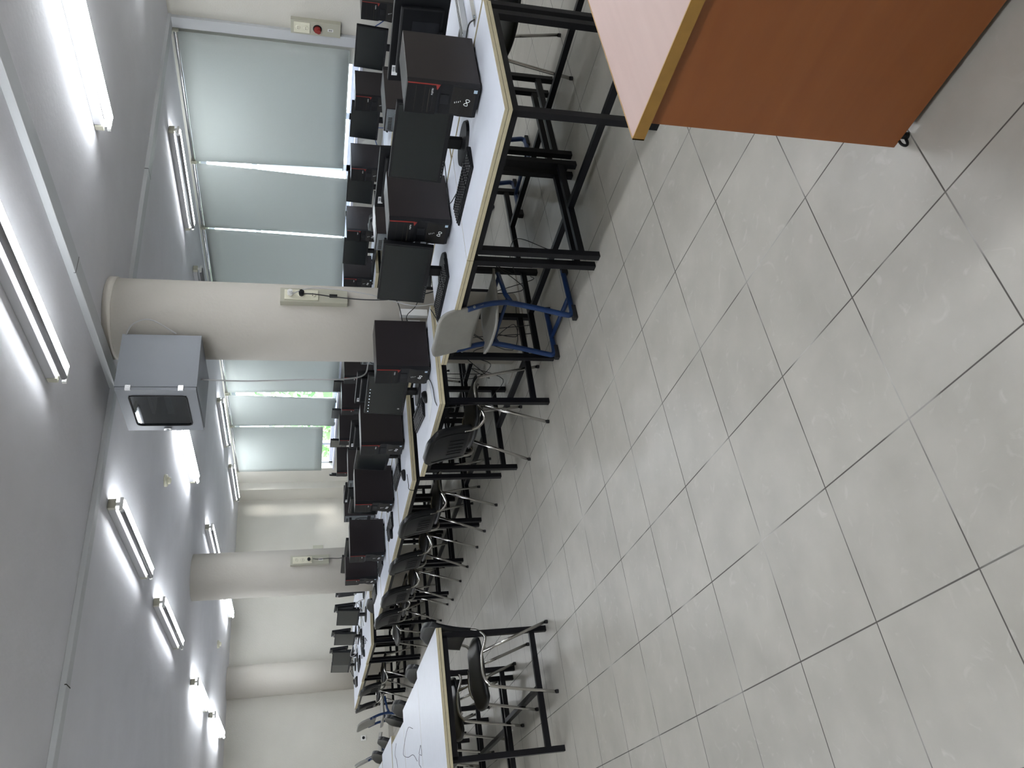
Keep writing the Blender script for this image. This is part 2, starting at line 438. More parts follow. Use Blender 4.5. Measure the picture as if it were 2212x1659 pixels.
# ------------------------------------------------------------------ fluorescent lights
def lamp(x, y0, ln, label, lit=(1, 0), z=CEIL):
    t = thing('fluorescent_light', label, 'ceiling light', (x, y0+ln/2, z), 0, 'fluorescent batten lights')
    h = ln/2
    b = MB(); b.box(-.035, -h+.02, -.05, .035, h-.02, 0, M['batten'], bev=.006); b.build('batten', t)
    for i, (dx, on) in enumerate(((.034, lit[0]), (-.034, lit[1]))):
        b = MB(); b.cyl((dx, -h+.03, -.092), .0165, ln-.06, 'Y', M['tube_on'] if on else M['tube_off'], 12); b.build('tube', t)
    for s_ in (-1, 1):
        b = MB(); b.box(-.036, s_*h-.018, -.056, .036, s_*h+.020, -.004, M['beige_box'], bev=.004)
        b.box(-.05, s_*h-.010, -.100, .05, s_*h+.010, -.078, M['white_pl'], bev=.004); b.box(-.01, s_*h-.009, -.08, .01, s_*h+.009, -.05, M['white_pl'])
        b.build('lamp_holder', t)
    return t
lamp(2.62, 2.62, 1.28, 'long tube light at the photo edge over the left aisle, nearest of the left row', (1, 0))
lamp(2.62, 5.52, 1.38, 'tube light in the left row just beyond the grey network cabinet')
lamp(2.62, 7.62, 1.40, 'tube light in the left row, third from the camera')
lamp(2.62, 10.6, 1.50, 'tube light in the left row with both tubes lit, second from the far wall', (1, 1))
lamp(2.70, 12.9, 1.60, 'tube light in the left row closest to the far wall', (1, 1))
lamp(4.50, 2.35, 1.42, 'brightest double tube light between the two ceiling trunkings, nearest the window side', (1, 1))
lamp(4.60, 7.66, 1.42, 'tube light in the middle row appearing just below the network cabinet', (1, 1))
lamp(4.74, 10.8, 1.22, 'tube light in the middle row cut off by the second column', (1, 0))
lamp(4.80, 13.5, 1.40, 'tube light in the middle row peeping out left of the second column', (1, 1))
lamp(6.72, 5.62, 1.36, 'tube light above the widest blind in the window row')
lamp(6.78, 7.75, 1.30, 'tube light in the window row whose end shows at the edge of the near column', (0, 0))
lamp(6.92, 10.95, 1.42, 'tube light in the window row seen past the near column')
lamp(7.0, 13.3, 1.38, 'tube light in the window row closest to the far wall')

for x, y, lb in ((.10, -1.2, 'added unseen tube light over the left aisle behind the camera'), (.10, 1.1, 'added unseen tube light over the left aisle beside the camera'), (-.30, 3.4, 'added unseen tube light over the left side of the room, first in its row'), (-.30, 5.7, 'added unseen tube light over the left side of the room, second in its row'), (-.60, 8.0, 'added unseen tube light over the left side of the room, third in its row'), (-.60, 10.6, 'added unseen tube light over the left side of the room, fourth in its row'), (-.60, 13.2, 'added unseen tube light over the left side of the room, last in its row'), (2.62, -1.4, 'added unseen tube light behind the camera over the wooden desk'), (2.62, .60, 'added unseen tube light over the wooden desk'), (4.5, -.6, 'added unseen tube light to the right of the camera in the middle row'), (6.72, 2.6, 'unseen tube light in the window row to the right of the photo')):
    lamp(x, y, 1.40, lb, (1, 1))  # out-of-view lights added to brighten the left and near parts of the room
for x, y, lb in ((3.80, 7.5, 'round smoke detector on the ceiling between the lights, nearer one'), (3.88, 13.45, 'small smoke detector on the ceiling near the far wall')):
    t = thing('smoke_detector', lb, 'smoke detector', (x, y, CEIL))
    b = MB(); b.lathe((0, 0, -.03), [(.055, 0), (.062, .012), (.062, .03)], M['ivory'], 24); b.build('base', t)
    b = MB(); b.lathe((0, 0, -.06), [(.018, 0), (.034, .008), (.036, .03)], M['ivory'], 20); b.build('sensor', t)

# ------------------------------------------------------------------ tables
def make_table(Lx, Ly, marks=False):
    """origin at floor centre; Lx wide in x, Ly long in y"""
    t = thing('computer_table', '', 'table')
    hx, hy = Lx/2, Ly/2
    b = MB()
    for z0, z1 in ((TT-.037, TT-.0195), (TT-.0170, TT)):
        for f in b.box(-hx, -hy, z0, hx, hy, z1, M['birch']): 
            if abs(f.normal.z) > .5 or True:
                f.normal_update()
                if f.normal.z > .5 and z1 == TT: f.material_index = b.mi(M['white_top'])
    b.box(-hx+.002, -hy+.002, TT-.0195, hx-.002, hy-.002, TT-.017, M['gap'])
    b.build('tabletop', t)
    lx, ly = hx-.045, hy-.04; zt = TT-.0365; w = .036
    for sx in (-1, 1):
        for sy_ in (-1, 1):
            b = MB(); b.bar((sx*lx, sy_*ly, 0), (sx*lx, sy_*ly, zt), w, w, M['black_metal']); b.build('leg', t)
    b = MB()
    for sy_ in (-1, 1): b.bar((-lx, sy_*ly, zt-.02), (lx, sy_*ly, zt-.02), w, .036, M['black_metal'])
    for sx in (-1, 1): b.bar((sx*lx, -ly, zt-.02), (sx*lx, ly, zt-.02), w, .036, M['black_metal'])
    b.build('top_frame', t)
    for sy_ in (-1, 1):
        b = MB(); b.bar((-lx, sy_*ly, .105), (lx, sy_*ly, .105), .030, .036, M['black_metal']); b.build('crossbar', t)
    b = MB(); b.bar((0, -ly, .105), (0, ly, .105), .030, .036, M['black_metal']); b.build('stretcher', t)
    return prime(t)
GA = 'tables along the aisle'; GB = 'tables backing onto the aisle row'; GC = 'tables under the windows'; GL = 'plain tables at the left'
tb = make_table(.84, .99)
put(tb, 'nearest white computer table, its bare corner beside the wooden desk', (3.30, 2.635, 0), 0, GA)
put(tb, 'white computer table between the nearest one and the blue chair', (3.30, 3.63, 0), 0, GA)
tc_ = make_table(.81, 1.06)
put(tc_, 'white table in front of the near column with a mouse and pulled out of line', (3.10, 4.82, 0), math.radians(-.6), GA)
names = ['white table just past the gap where the second run of towers begins', 'second white table of the run beyond the near column', 'third white table of the run beyond the near column', 'last white table of the run before the second column']
for k in range(4):
    put(tb, names[k], (3.30+.0*k, 5.77+.5+k*1.02, 0), 0, GA)
names = ['white table with a slanting near end, first past the second column', 'second white table past the second column, mouse on its edge', 'third white table past the second column', 'farthest white table with a bare sharp corner by the far wall']
for k in range(4):
    put(tb, names[k], (3.30, 10.95+k*.993, 0), math.radians(-1.0), GA)
names = ['back-to-back white table facing the windows, nearest the camera', 'back-to-back white table facing the windows, second in line', 'back-to-back white table right behind the near column', 'back-to-back white table beyond the column, behind the fourth tower', 'back-to-back white table behind the fifth tower', 'back-to-back white table behind the sixth tower', 'back-to-back white table next to the second column']
names = names[:6] + ['back-to-back white table of the far cluster, nearest', 'back-to-back white table of the far cluster, second', 'back-to-back white table of the far cluster, third', 'back-to-back white table of the far cluster, farthest']
for k, y in enumerate((2.66, 3.68, 5.80, 6.82, 7.84, 8.86, 10.95, 11.95, 12.95, 13.95)):
    put(tb, names[k], (4.17, y, 0), 0, GB)
names = ['white table by the windows carrying the tower at the top photo edge', 'white table by the windows under the widest blind', 'white table by the windows with a pale edge seen past the tower', 'white table by the windows next to the near column', 'white table by the windows beyond the near column', 'white table by the windows under the raised blind', 'white table by the windows closest to the far wall']
for k, y in enumerate((4.60, 5.62, 6.64, 8.10, 10.9, 12.0, 13.4)):
    put(tb, names[k], (7.13, y, 0), 0, GC)
for k, (y, lb) in enumerate(((8.5, 'inner white table carrying the first tower seen beyond the near column'), (9.6, 'inner white table between the window row and the second column'), (10.7, 'inner white table farthest along, near the second column'))):
    put(tb, lb, (5.85, y, 0), 0, 'inner tables beyond the near column')
names = ['nearest bare white table at the left with pen scribbles on its top', 'second bare white table in the left line, stepped slightly in', 'third bare white table in the left line', 'fourth bare white table in the left line, its corner sticking out', 'fifth bare white table at the left photo edge']
tl = make_table(.85, 1.07)
LT = [(1.068, 5.715, .8), (1.005, 6.79, .5), (.905, 7.87, 0), (.99, 8.99, 0), (.93, 10.1, 0)]
ltabs = [put(tl, names[k], (x, y, 0), math.radians(a), GL) for k, (x, y, a) in enumerate(LT)]

# pen scribbles lying on the left tables
def scrib(pts, name, label):
    b = MB(); b.tube([(x, y, TT+.0006) for x, y in pts], .0022, M['ink'], 4, sub=6)
    tag(b.build(name), label, 'pen drawing')
scrib([(1.16, 6.70), (1.22, 7.05), (1.10, 7.45), (1.02, 7.15), (.98, 6.78), (.90, 6.55)], 'pen_scribble', 'long looping pen line drawn on the second left table')
scrib([(.93, 6.42), (.97, 6.30), (.90, 6.28), (.92, 6.40), (.86, 6.44), (.83, 6.36), (.78, 6.38)], 'pen_scribble', 'small curly pen mark near the seam of the two nearest left tables')
scrib([(1.27, 8.0), (1.20, 8.15), (1.12, 8.02), (1.02, 7.98), (.95, 8.2)], 'pen_scribble', 'pen line drawn on the third left table')

# ------------------------------------------------------------------ tower computers
def make_tower():
    t = thing('computer_tower', '', 'computer')
    D, Wd, H = .42, .176, .376; hx, hy = D/2, Wd/2; z0 = .012
    b = MB(); b.box(-hx+.035, -hy, z0, hx, hy, H, M['case'], bev=.003)
    b.box(hx-.004, -hy+.006, z0+.008, hx+.001, hy-.006, H-.008, M['silver']); b.build('case', t)
    # front bezel with a waist under the drive bays
    xf = -hx
    b = MB()
    prof = [(0.0, H), (0.0, .222), (.012, .205), (.012, .150), (.002, .105), (0.0, .03), (.006, z0)]
    vs = []
    for px, pz in prof:
        vs.append((b.bm.verts.new((xf+px, -hy, pz)), b.bm.verts.new((xf+px, hy, pz))))
    back = [(b.bm.verts.new((xf+.036, -hy, H)), b.bm.verts.new((xf+.036, hy, H))), (b.bm.verts.new((xf+.036, -hy, z0)), b.bm.verts.new((xf+.036, hy, z0)))]
    k = b.mi(M['grill'])
    for (a, c), (d, e) in zip(vs, vs[1:]): b.bm.faces.new((a, c, e, d))
    b.bm.faces.new((vs[0][0], back[0][0], back[0][1], vs[0][1])); b.bm.faces.new((vs[-1][1], back[1][1], back[1][0], vs[-1][0]))
    b.bm.faces.new([v[0] for v in vs] + [back[1][0], back[0][0]]); b.bm.faces.new([back[0][1], back[1][1]] + [v[1] for v in vs][::-1])
    fb = b.build('front_bezel', t)
    b = MB()
    b.box(xf-.002, -hy+.006, .224, xf+.002, hy-.004, H-.004, M['black_pl'])
    for z in (.330, .287): b.box(xf-.0026, -hy+.012, z, xf, hy-.01, z+.0015, M['gap'])
    b.box(xf-.003, -hy+.03, .262, xf, hy-.012, .266, M['gap']); b.box(xf-.0034, -hy+.034, .243, xf, hy-.02, .2475, M['dark_pl'])
    b.box(xf-.0036, -hy+.02, .234, xf, -hy+.03, .262, M['dark_pl'])
    b.build('drive_bay', fb)
    b = MB(); b.box(xf-.003, -hy-.0008, .226, xf+.0015, -hy+.0035, H-.002, M['red'])
    q = [b.bm.verts.new((xf-.0032, y, z)) for y, z in ((-hy-.0008, .236), (-hy-.0008, .214), (-hy+.028, .2265), (-hy+.028, .2295))]
    f = b.bm.faces.new(q); f.material_index = b.mi(M['red'])
    q = [b.bm.verts.new((xf-.001, y, z)) for y, z in ((-hy-.0008, .236), (-hy-.0008, .214), (-hy+.028, .2265), (-hy+.028, .2295))]
    f = b.bm.faces.new(q[::-1]); f.material_index = b.mi(M['red'])
    b.build('red_accent', fb)
    # lower front: perforation rows, power button strip, logo
    b = MB()
    for i in range(22):
        z = .035+i*.0052
        b.box(xf-.0006+ (0 if z < .1 else (z-.1)*.2), -hy+.01, z, xf+.0008+(0 if z < .1 else (z-.1)*.2), hy-.01, z+.0014, M['gap'])
    b.build('grille', fb)
    b = MB(); b.box(xf+.008, -.028, .160, xf+.0125, .028, .205, M['dark_pl'], bev=.003); b.build('power_button', fb)
    b = MB()
    for i, y in enumerate((-.026, -.008, .002, .012)): b.box(xf-.001, y*.3, .102+i*.009, xf+.006, y*.3+.006, .1045+i*.009, M['white_mark'])
    b.build('indicator_marks', fb)
    b = MB()
    pts = [(xf-.0012, .0 + .021*math.sin(2*a)*.55*1.0, .068 + .021*math.sin(a)) for a in [2*PI*i/32 for i in range(33)]]
    # figure-of-eight lying aslant
    pts = []
    for i in range(33):
        a = 2*PI*i/32; u = .019*math.cos(a); v = .0165*math.sin(2*a)*.62
        c_, s_ = math.cos(.30), math.sin(.30)
        pts.append((xf-.0012, u*c_-v*s_, .070+u*s_+v*c_))
    b.tube(pts, .0018, M['white_mark'], 6, cap=False); b.build('logo', fb)
    me = text_mesh('FUJITSU', .0115, M['white_mark']); o = bpy.data.objects.new('lettering', me); COL.objects.link(o); o.parent = fb
    o.matrix_local = Matrix.Translation((xf-.0036, -hy+.040, .250)) @ Matrix(((0, 0, -1, 0), (-1, 0, 0, 0), (0, 1, 0, 0), (0, 0, 0, 1)))
    b = MB(); b.box(xf-.001, -hy+.012, .026, xf+.001, -hy+.030, .044, M['label_blue']); b.build('sticker', fb)
    for sx in (-1, 1):
        for sy_ in (-1, 1):
            b = MB(); b.cyl((sx*.15, sy_*.062, 0), .014, z0+.002, 'Z', M['rubber'], 12); b.build('foot', t)
    b = MB()
    b.box(hx, -.078, .02, hx+.0025, .078, .366, M['silver']); b.box(hx, -.075, .255, hx+.004, .075, .366, M['silver']); b.box(hx, -.06, .06, hx+.003, .075, .10, M['grill'])
    for i in range(8): b.box(hx+.003, -.068+i*.012, .33, hx+.005, -.062+i*.012, .355, M['gap'])
    b.box(hx+.002, -.05, .17, hx+.004, -.015, .245, M['dark_pl']); 
    for zz in (.36, .02):
        for yy in (-.07, .07): b.cyl((hx, yy, zz), .004, .003, 'X', M['alu'], 8)
    b.build('rear_ports', t)
    b = MB(); b.box(hx+.003, -.045, .2, hx+.02, -.018, .214, M['white_pl']); b.build('screen_plug', t)
    b = MB(); b.box(hx+.003, .02, .29, hx+.04, .05, .318, M['black_pl']); b.tube([(hx+.04, .035, .304), (hx+.07, .035, .29), (hx+.075, .035, .20), (hx+.06, .035, .05)], .004, M['cable'], 6, sub=4); b.build('power_plug', t)
    return prime(t)
TW = make_tower()
A0 = math.radians
GTA, GTB, GTC = 'towers on the aisle row', 'towers seen from behind', 'towers by the windows'
put(TW, 'nearest large tower at the bare table corner, broad side and logo in full view', (3.33+.21, 2.462, TT), A0(0), GTA)
put(TW, 'tower between the two nearest aisle monitors, second from the camera', (3.355+.21, 3.425, TT), A0(0), GTA)
put(TW, 'tower in front of the near column with a small pale sticker low on its front', (3.07+.21, 4.545, TT), A0(-1.5), GTA)
put(TW, 'tower on the first table past the gap, its front just right of a dark monitor', (3.355+.21, 6.125, TT), A0(0), GTA)
put(TW, 'tower behind the second black aisle chair, small pale sticker low on its front', (3.26+.21, 7.12, TT), A0(1), GTA)
put(TW, 'tower on the aisle row, second from its far end, seen under the second column box', (3.15+.21, 8.165, TT), A0(1), GTA)
put(TW, 'last tower of the aisle row before the second column', (3.25+.21, 9.16, TT), A0(0), GTA)
put(TW, 'tower seen from the back between the two nearest monitors, zinc plate showing', (4.35, 3.245, TT), A0(180), GTB)
put(TW, 'tower seen from the back with papers lying on it', (4.14, 4.125, TT), A0(180), GTB)
put(TW, 'tower seen from the back just past the near column beside the hanging grey cable', (4.24, 5.70, TT), A0(180), GTB)
put(TW, 'tower seen from the back behind the top of the fifth aisle tower', (4.25, 8.15, TT), A0(180), GTB)
put(TW, 'tower seen from the back, its grey plate above the sixth aisle tower', (4.25, 9.12, TT), A0(182), GTB)
put(TW, 'tower by the windows at the top photo edge against the sunlit wall', (6.92+.21, 4.235, TT), A0(0), GTC)
put(TW, 'tower by the windows between the two nearest window monitors', (6.93+.21, 5.26, TT), A0(0), GTC)
put(TW, 'tower by the windows under the widest light gap', (6.87+.21, 6.16, TT), A0(0), GTC)
put(TW, 'tower by the windows with its white logo visible, beside the black office chair', (6.88+.21, 7.14, TT), A0(0), GTC)
put(TW, 'tower by the windows partly hidden by the near column', (6.88+.21, 8.02, TT), A0(0), GTC)
for k, (y, lb) in enumerate(((8.45, 'first tower standing past the near column, in front of the window monitors'), (9.22, 'second tower past the near column, in front of the window monitors'), (10.05, 'third tower past the near column, below the raised blind'), (11.05, 'fourth and last tower beyond the near column, against the sunlit far wall'))):
    put(TW, lb, (5.86, y, TT), A0(-8), 'towers on the inner tables')

# ------------------------------------------------------------------ monitors
def make_monitor(icons=False, tilt=4.0):
    t = thing('monitor', '', 'monitor')
    w, zb, zt = .505, .098, .400
    h = zt-zb; zc = (zb+zt)/2
    R = Matrix.Rotation(A0(tilt), 3, 'Y')
    b = MB()
    b.box(-.012, -w/2, zb, .018, w/2, zt, M['black_pl'], bev=.004)
    b.box(.015, -w/2+.06, zb+.03, .045, w/2-.06, zt-.035, M['black_pl'], bev=.012)
    b.box(.044, -.12, zb+.05, .047, .12, zb+.2, M['dark_pl'], bev=.001)
    hs = b.build('housing', t)
    b = MB(); b.box(-.0135, -w/2+.013, zb+.024, -.0118, w/2-.013, zt-.013, M['screen']); b.build('screen', t)
    b = MB()
    for i in range(6): b.box(-.0128, w/2-.05-i*.022, zb+.009, -.0115, w/2-.0475-i*.022, zb+.0105, M['white_mark'])
    b.build('button_marks', t)
    if icons:
        b = MB()
        for i, (wd) in enumerate((.012, .008, .010, .007, .012, .008, .010, .007)):
            y = w/2-.03-i*.042; b.box(-.0140, y-wd/2, zt-.031, -.0134, y+wd/2, zt-.0235, M['icon'])
        b.build('screen_icons', t)
        b = MB(); b.cyl((-.0145, w/2-.09, zb+.045), .009, .001, 'X', M['alu'], 16); b.build('badge', t)
    b = MB(); b.box(.0185, -w/2+.035, zt-.05, .0195, -w/2+.095, zt-.018, M['white_mark'])
    for i in range(7): b.box(.0194, -w/2+.058+i*.0042, zt-.034, .0198, -w/2+.060+i*.0042+.0006*(i % 2), zt-.022, M['ink'])
    b.build('barcode_sticker', t)
    b = MB(); b.box(.046, -.10, zb+.045, .052, .02, zb+.07, M['dark_pl']); b.box(.05, -.06, zb+.02, .062, -.03, zb+.05, M['white_pl']); b.box(.05, .05, zb+.03, .066, .075, zb+.05, M['black_pl']); b.build('ports', t)
    b = MB(); b.box(.018, -.035, .018, .046, .035, zb+.12, M['black_pl'], bev=.006); b.build('stand', t)
    b = MB()
    n = 28; ring = [(.03+.105*math.cos(2*PI*k/n), .14*math.sin(2*PI*k/n)) for k in range(n)]
    lo = [b.bm.verts.new((x, y, 0)) for x, y in ring]; hi = [b.bm.verts.new((.03+(x-.03)*.95, y*.95, .016)) for x, y in ring]
    b.mi(M['black_pl'])
    for k in range(n): b.bm.faces.new((lo[k], lo[(k+1) % n], hi[(k+1) % n], hi[k]))
    b.bm.faces.new(lo[::-1]); b.bm.faces.new(hi); b.build('base', t)
    for o in kids(t):
        if o.name.split('.')[0] in ('housing', 'screen', 'button_marks', 'screen_icons', 'badge', 'barcode_sticker', 'ports'):
            piv = Vector((.02, 0, zc)); o.matrix_local = Matrix.Translation(piv) @ R.to_4x4() @ Matrix.Translation(-piv)
    return prime(t)
MO = make_monitor(); MI = make_monitor(True)
GMA, GMB, GMC = 'monitors on the aisle row', 'monitors seen from behind', 'monitors by the windows'
put(MO, 'largest dark monitor facing the aisle, right behind the nearest tower', (3.45, 2.84, TT), A0(0), GMA)
put(MO, 'dark monitor facing the aisle just before the near column', (3.30, 3.73, TT), A0(2), GMA)
put(MI, 'monitor with small bright icons along its top, beside the tower by the near column', (3.26, 5.075, TT), A0(2), 'monitor with icons')
put(MO, 'black monitor in shade beyond the first tower of the second run', (3.46, 6.49, TT), A0(-8), GMA)
put(MO, 'black monitor in shade beyond the tower behind the second black chair', (3.50, 7.58, TT), A0(-8), GMA)
put(MO, 'black monitor hidden between the last two towers of the aisle row', (3.46, 8.62, TT), A0(0), GMA)
put(MO, 'black monitor behind the last aisle tower, a thin edge showing', (3.62, 9.56, TT), A0(3), GMA)
put(MO, 'back of the monitor at the top photo edge with a white barcode sticker', (4.04, 2.60, TT), A0(186), GMB)
put(MO, 'back of the long monitor above the nearest aisle monitor, barcode sticker at its corner', (4.02, 3.60, TT), A0(180), GMB)
put(MO, 'back of the monitor past the near column, just below the hanging grey cable', (4.02, 6.12, TT), A0(180), GMB)
put(MO, 'back of the monitor above the first tower of the second run', (4.10, 7.12, TT), A0(182), GMB)
put(MO, 'back of the monitor above the tower behind the second black chair', (4.10, 8.48, TT), A0(180), GMB)
put(MO, 'back of the monitor above the sixth aisle tower', (4.15, 8.83, TT), A0(190), GMB) if False else None
put(MO, 'framed dark monitor cut by the right edge of the near column', (4.60, 5.92, TT), A0(100), GMB)
put(MO, 'monitor by the windows in front of the outlet box, tilted, nearest of its row', (7.10, 4.73, TT), A0(-8), GMC)
put(MO, 'monitor by the windows under the widest blind', (7.12, 5.62, TT), A0(-6), GMC)
put(MO, 'monitor by the windows partly behind the office chair', (7.03, 6.50, TT), A0(-6), GMC)
put(MO, 'monitor by the windows under the narrow light slit', (6.96, 7.51, TT), A0(-6), GMC)
put(MO, 'brownish monitor standing just past the near column under a pale blind', (7.36, 11.22, TT), A0(-14), 'far monitors under the blinds')
put(MO, 'brownish monitor under the narrow blind', (7.36, 12.10, TT), A0(-14), 'far monitors under the blinds')
put(MO, 'brownish monitor under the raised blind', (7.30, 13.05, TT), A0(-14), 'far monitors under the blinds')
put(MO, 'brownish monitor leaning at the window end against the sunlit wall', (7.00, 13.75, TT), A0(-28), 'far monitors under the blinds')
# block beyond the second column
for x, y, a, lb in ((3.45, 11.12, 6, 'grey-brown monitor of the far cluster, nearest the second column'), (3.45, 12.15, 3, 'grey-brown monitor in the middle of the far cluster'), (3.45, 13.22, 8, 'broad grey-brown monitor near the left end of the far cluster'), (3.45, 13.80, 2, 'leftmost monitor of the far cluster, narrow and grey-brown')):
    put(MO, lb, (x, y, TT), A0(a), 'monitors of the far cluster')
for x, y, a, lb in ((3.92, 11.35, 176, 'dark monitor back at the right end of the far cluster'), (3.90, 12.05, 172, 'dark monitor back with its stand showing, second of the far cluster backs'), (3.92, 13.40, 172, 'dark monitor back between the middle screens of the far cluster'), (3.90, 14.35, 172, 'dark monitor back near the left end of the far cluster')):
    put(MO, lb, (x, y, TT), A0(a), 'monitor backs of the far cluster')

# ------------------------------------------------------------------ keyboards and mice
def make_keyboard():
    t = thing('keyboard', '', 'keyboard')
    b = MB(); 
    L2, W2 = .225, .078
    v = [b.bm.verts.new(p) for p in ((-W2,-L2,0),(W2,-L2,0),(W2,L2,0),(-W2,L2,0),(-W2,-L2,.010),(W2,-L2,.024),(W2,L2,.024),(-W2,L2,.010))]
    k = b.mi(M['black_pl'])
    for q in ((3,2,1,0),(4,5,6,7),(0,1,5,4),(1,2,6,5),(2,3,7,6),(3,0,4,7)): b.bm.faces.new([v[i] for i in q])
    bmesh.ops.bevel(b.bm, geom=list(b.bm.edges), offset=.003, segments=2, affect='EDGES')
    b.build('housing', t)
    def keys(name, y0, ny, rows, x0=-.058):
        b = MB()
        for r in range(rows):
            x = x0+r*.0195+(.006 if r == rows-1 and rows == 6 else 0)
            z = .010+(x+W2)*.0897
            for i in range(ny):
                y = y0-i*.0192
                if rows == 6 and r == 0 and name == 'main_keys' and 3 < i < 10:
                    if i == 4: b.box(x-.0077, y-.105, z, x+.0077, y+.0077, z+.007, M['key'])
                    continue
                b.box(x-.0077, y-.0078, z, x+.0077, y+.0078, z+.007, M['key'])
                b.box(x-.001, y-.0015, z+.007, x+.0035, y+.0025, z+.0073, M['white_mark'])
        b.build(name, t)
    keys('main_keys', .208, 15, 6); keys('navigation_keys', -.090, 3, 6); keys('number_keys', -.155, 4, 5)
    return prime(t)
KB = make_keyboard()
GK = 'keyboards on the aisle row'
put(KB, 'nearest black keyboard below the largest dark monitor', (3.262, 2.96, TT), A0(-2), GK)
put(KB, 'black keyboard leaning past the table edge beside the blue chair', (3.235, 3.81, TT), A0(0), GK)
put(KB, 'black keyboard on the table pulled out of line, next to a mouse', (3.075, 5.075, TT), A0(-14), GK)
put(KB, 'black keyboard on the first table past the gap, behind a mouse', (3.36, 6.62, TT), A0(-5), GK)
put(KB, 'black keyboard in front of the monitor behind the second black chair', (3.20, 7.45, TT), A0(-3), GK)
put(KB, 'black keyboard showing between the last two aisle towers', (3.25, 8.62, TT), A0(-3), GK)
put(KB, 'black keyboard at the far end of the aisle row before the second column', (3.23, 9.52, TT), A0(-4), GK)
put(KB, 'dark keyboard on the far cluster tables beside a mouse', (3.25, 11.85, TT), A0(0), 'keyboards of the far cluster')
put(KB, 'dark keyboard midway along the far cluster', (3.22, 12.75, TT), A0(0), 'keyboards of the far cluster')
put(KB, 'dark keyboard under the left end of the far cluster', (3.15, 13.6, TT), A0(-10), 'keyboards of the far cluster')
put(KB, 'keyboard by the windows beside the near column', (6.98, 7.78, TT), A0(0), 'keyboard by the windows')

def make_mouse():
    t = thing('computer_mouse', '', 'mouse')
    b = MB()
    def rings(z, s_): return [b.bm.verts.new((.056*s_*math.cos(a), .031*s_*math.sin(a)*(1-.12*math.cos(a)), z + (.004*math.cos(a) if z > .02 else 0))) for a in [2*PI*k/20 for k in range(20)]]
    R_ = [rings(0, .9), rings(.008, 1.0), rings(.020, .93), rings(.030, .70), rings(.035, .35)]
    b.mi(M['black_pl'])
    for a, c in zip(R_, R_[1:]):
        for k in range(20):
            f = b.bm.faces.new((a[k], a[(k+1) % 20], c[(k+1) % 20], c[k])); f.smooth = True
    b.bm.faces.new(R_[0][::-1]); f = b.bm.faces.new(R_[-1]); f.smooth = True
    b.build('shell', t)
    b = MB(); b.cyl((.03, -.003, .030), .008, .006, 'Y', M['dark_pl'], 12); b.build('scroll_wheel', t)
    return prime(t)
MS = make_mouse()
put(MS, 'black mouse on the table pulled out of line before the column', (3.03, 4.745, TT), A0(10), 'mice')
put(MS, 'black mouse on the first table past the gap', (3.125, 6.16, TT), A0(0), 'mice')
put(MS, 'black mouse beside the keyboard behind the second black chair', (3.09, 7.36, TT), A0(0), 'mice')
put(MS, 'black mouse at the near edge of the far cluster', (3.08, 11.62, TT), A0(0), 'mice')
put(MS, 'black mouse at the bare left end of the far cluster table', (3.25, 14.0, TT), A0(20), 'mice')

# papers, offcuts
b = MB()
for i in range(3): b.box(-.10+.01*i, -.07, .0005+i*.0006, .11+.01*i, .075, .001+i*.0006, M['paper'], rot=Matrix.Rotation(.2*i, 3, 'Z'))
tag(b.build('paper_sheets', None, (4.12, 4.13, TT+.3762)), 'loose papers lying on top of the tower seen from the back', 'paper')
t = thing('trunking_offcut', 'white grooved trunking piece lying behind the nearest tower', 'trunking', (4.25, 2.47, TT))
b = MB(); b.box(-.33, -.03, 0, .33, .03, .032, M['white_pvc'], bev=.003); b.box(-.33, -.012, .030, .33, -.008, .034, M['gap']); b.box(-.33, .008, .030, .33, .012, .034, M['gap']); b.build('profile', t)
t = thing('metal_strip', 'bright metal strip with a screw lying by the nearest table corner', 'metal strip', (3.98, 2.30, TT))
b = MB(); b.box(-.20, -.028, 0, .25, .028, .006, M['alu'], bev=.001); b.build('plate', t)
b = MB(); b.cyl((-.15, 0, .006), .008, .004, 'Z', M['silver'], 12); b.build('screw', t)
b = MB(); b.box(-.13, -.10, 0, .13, .10, .0015, M['paper'])
tag(b.build('paper_sheet', None, (2.96, 4.66, TT+.0006), .3), 'white sheet with pen lines under the mouse before the column', 'paper')

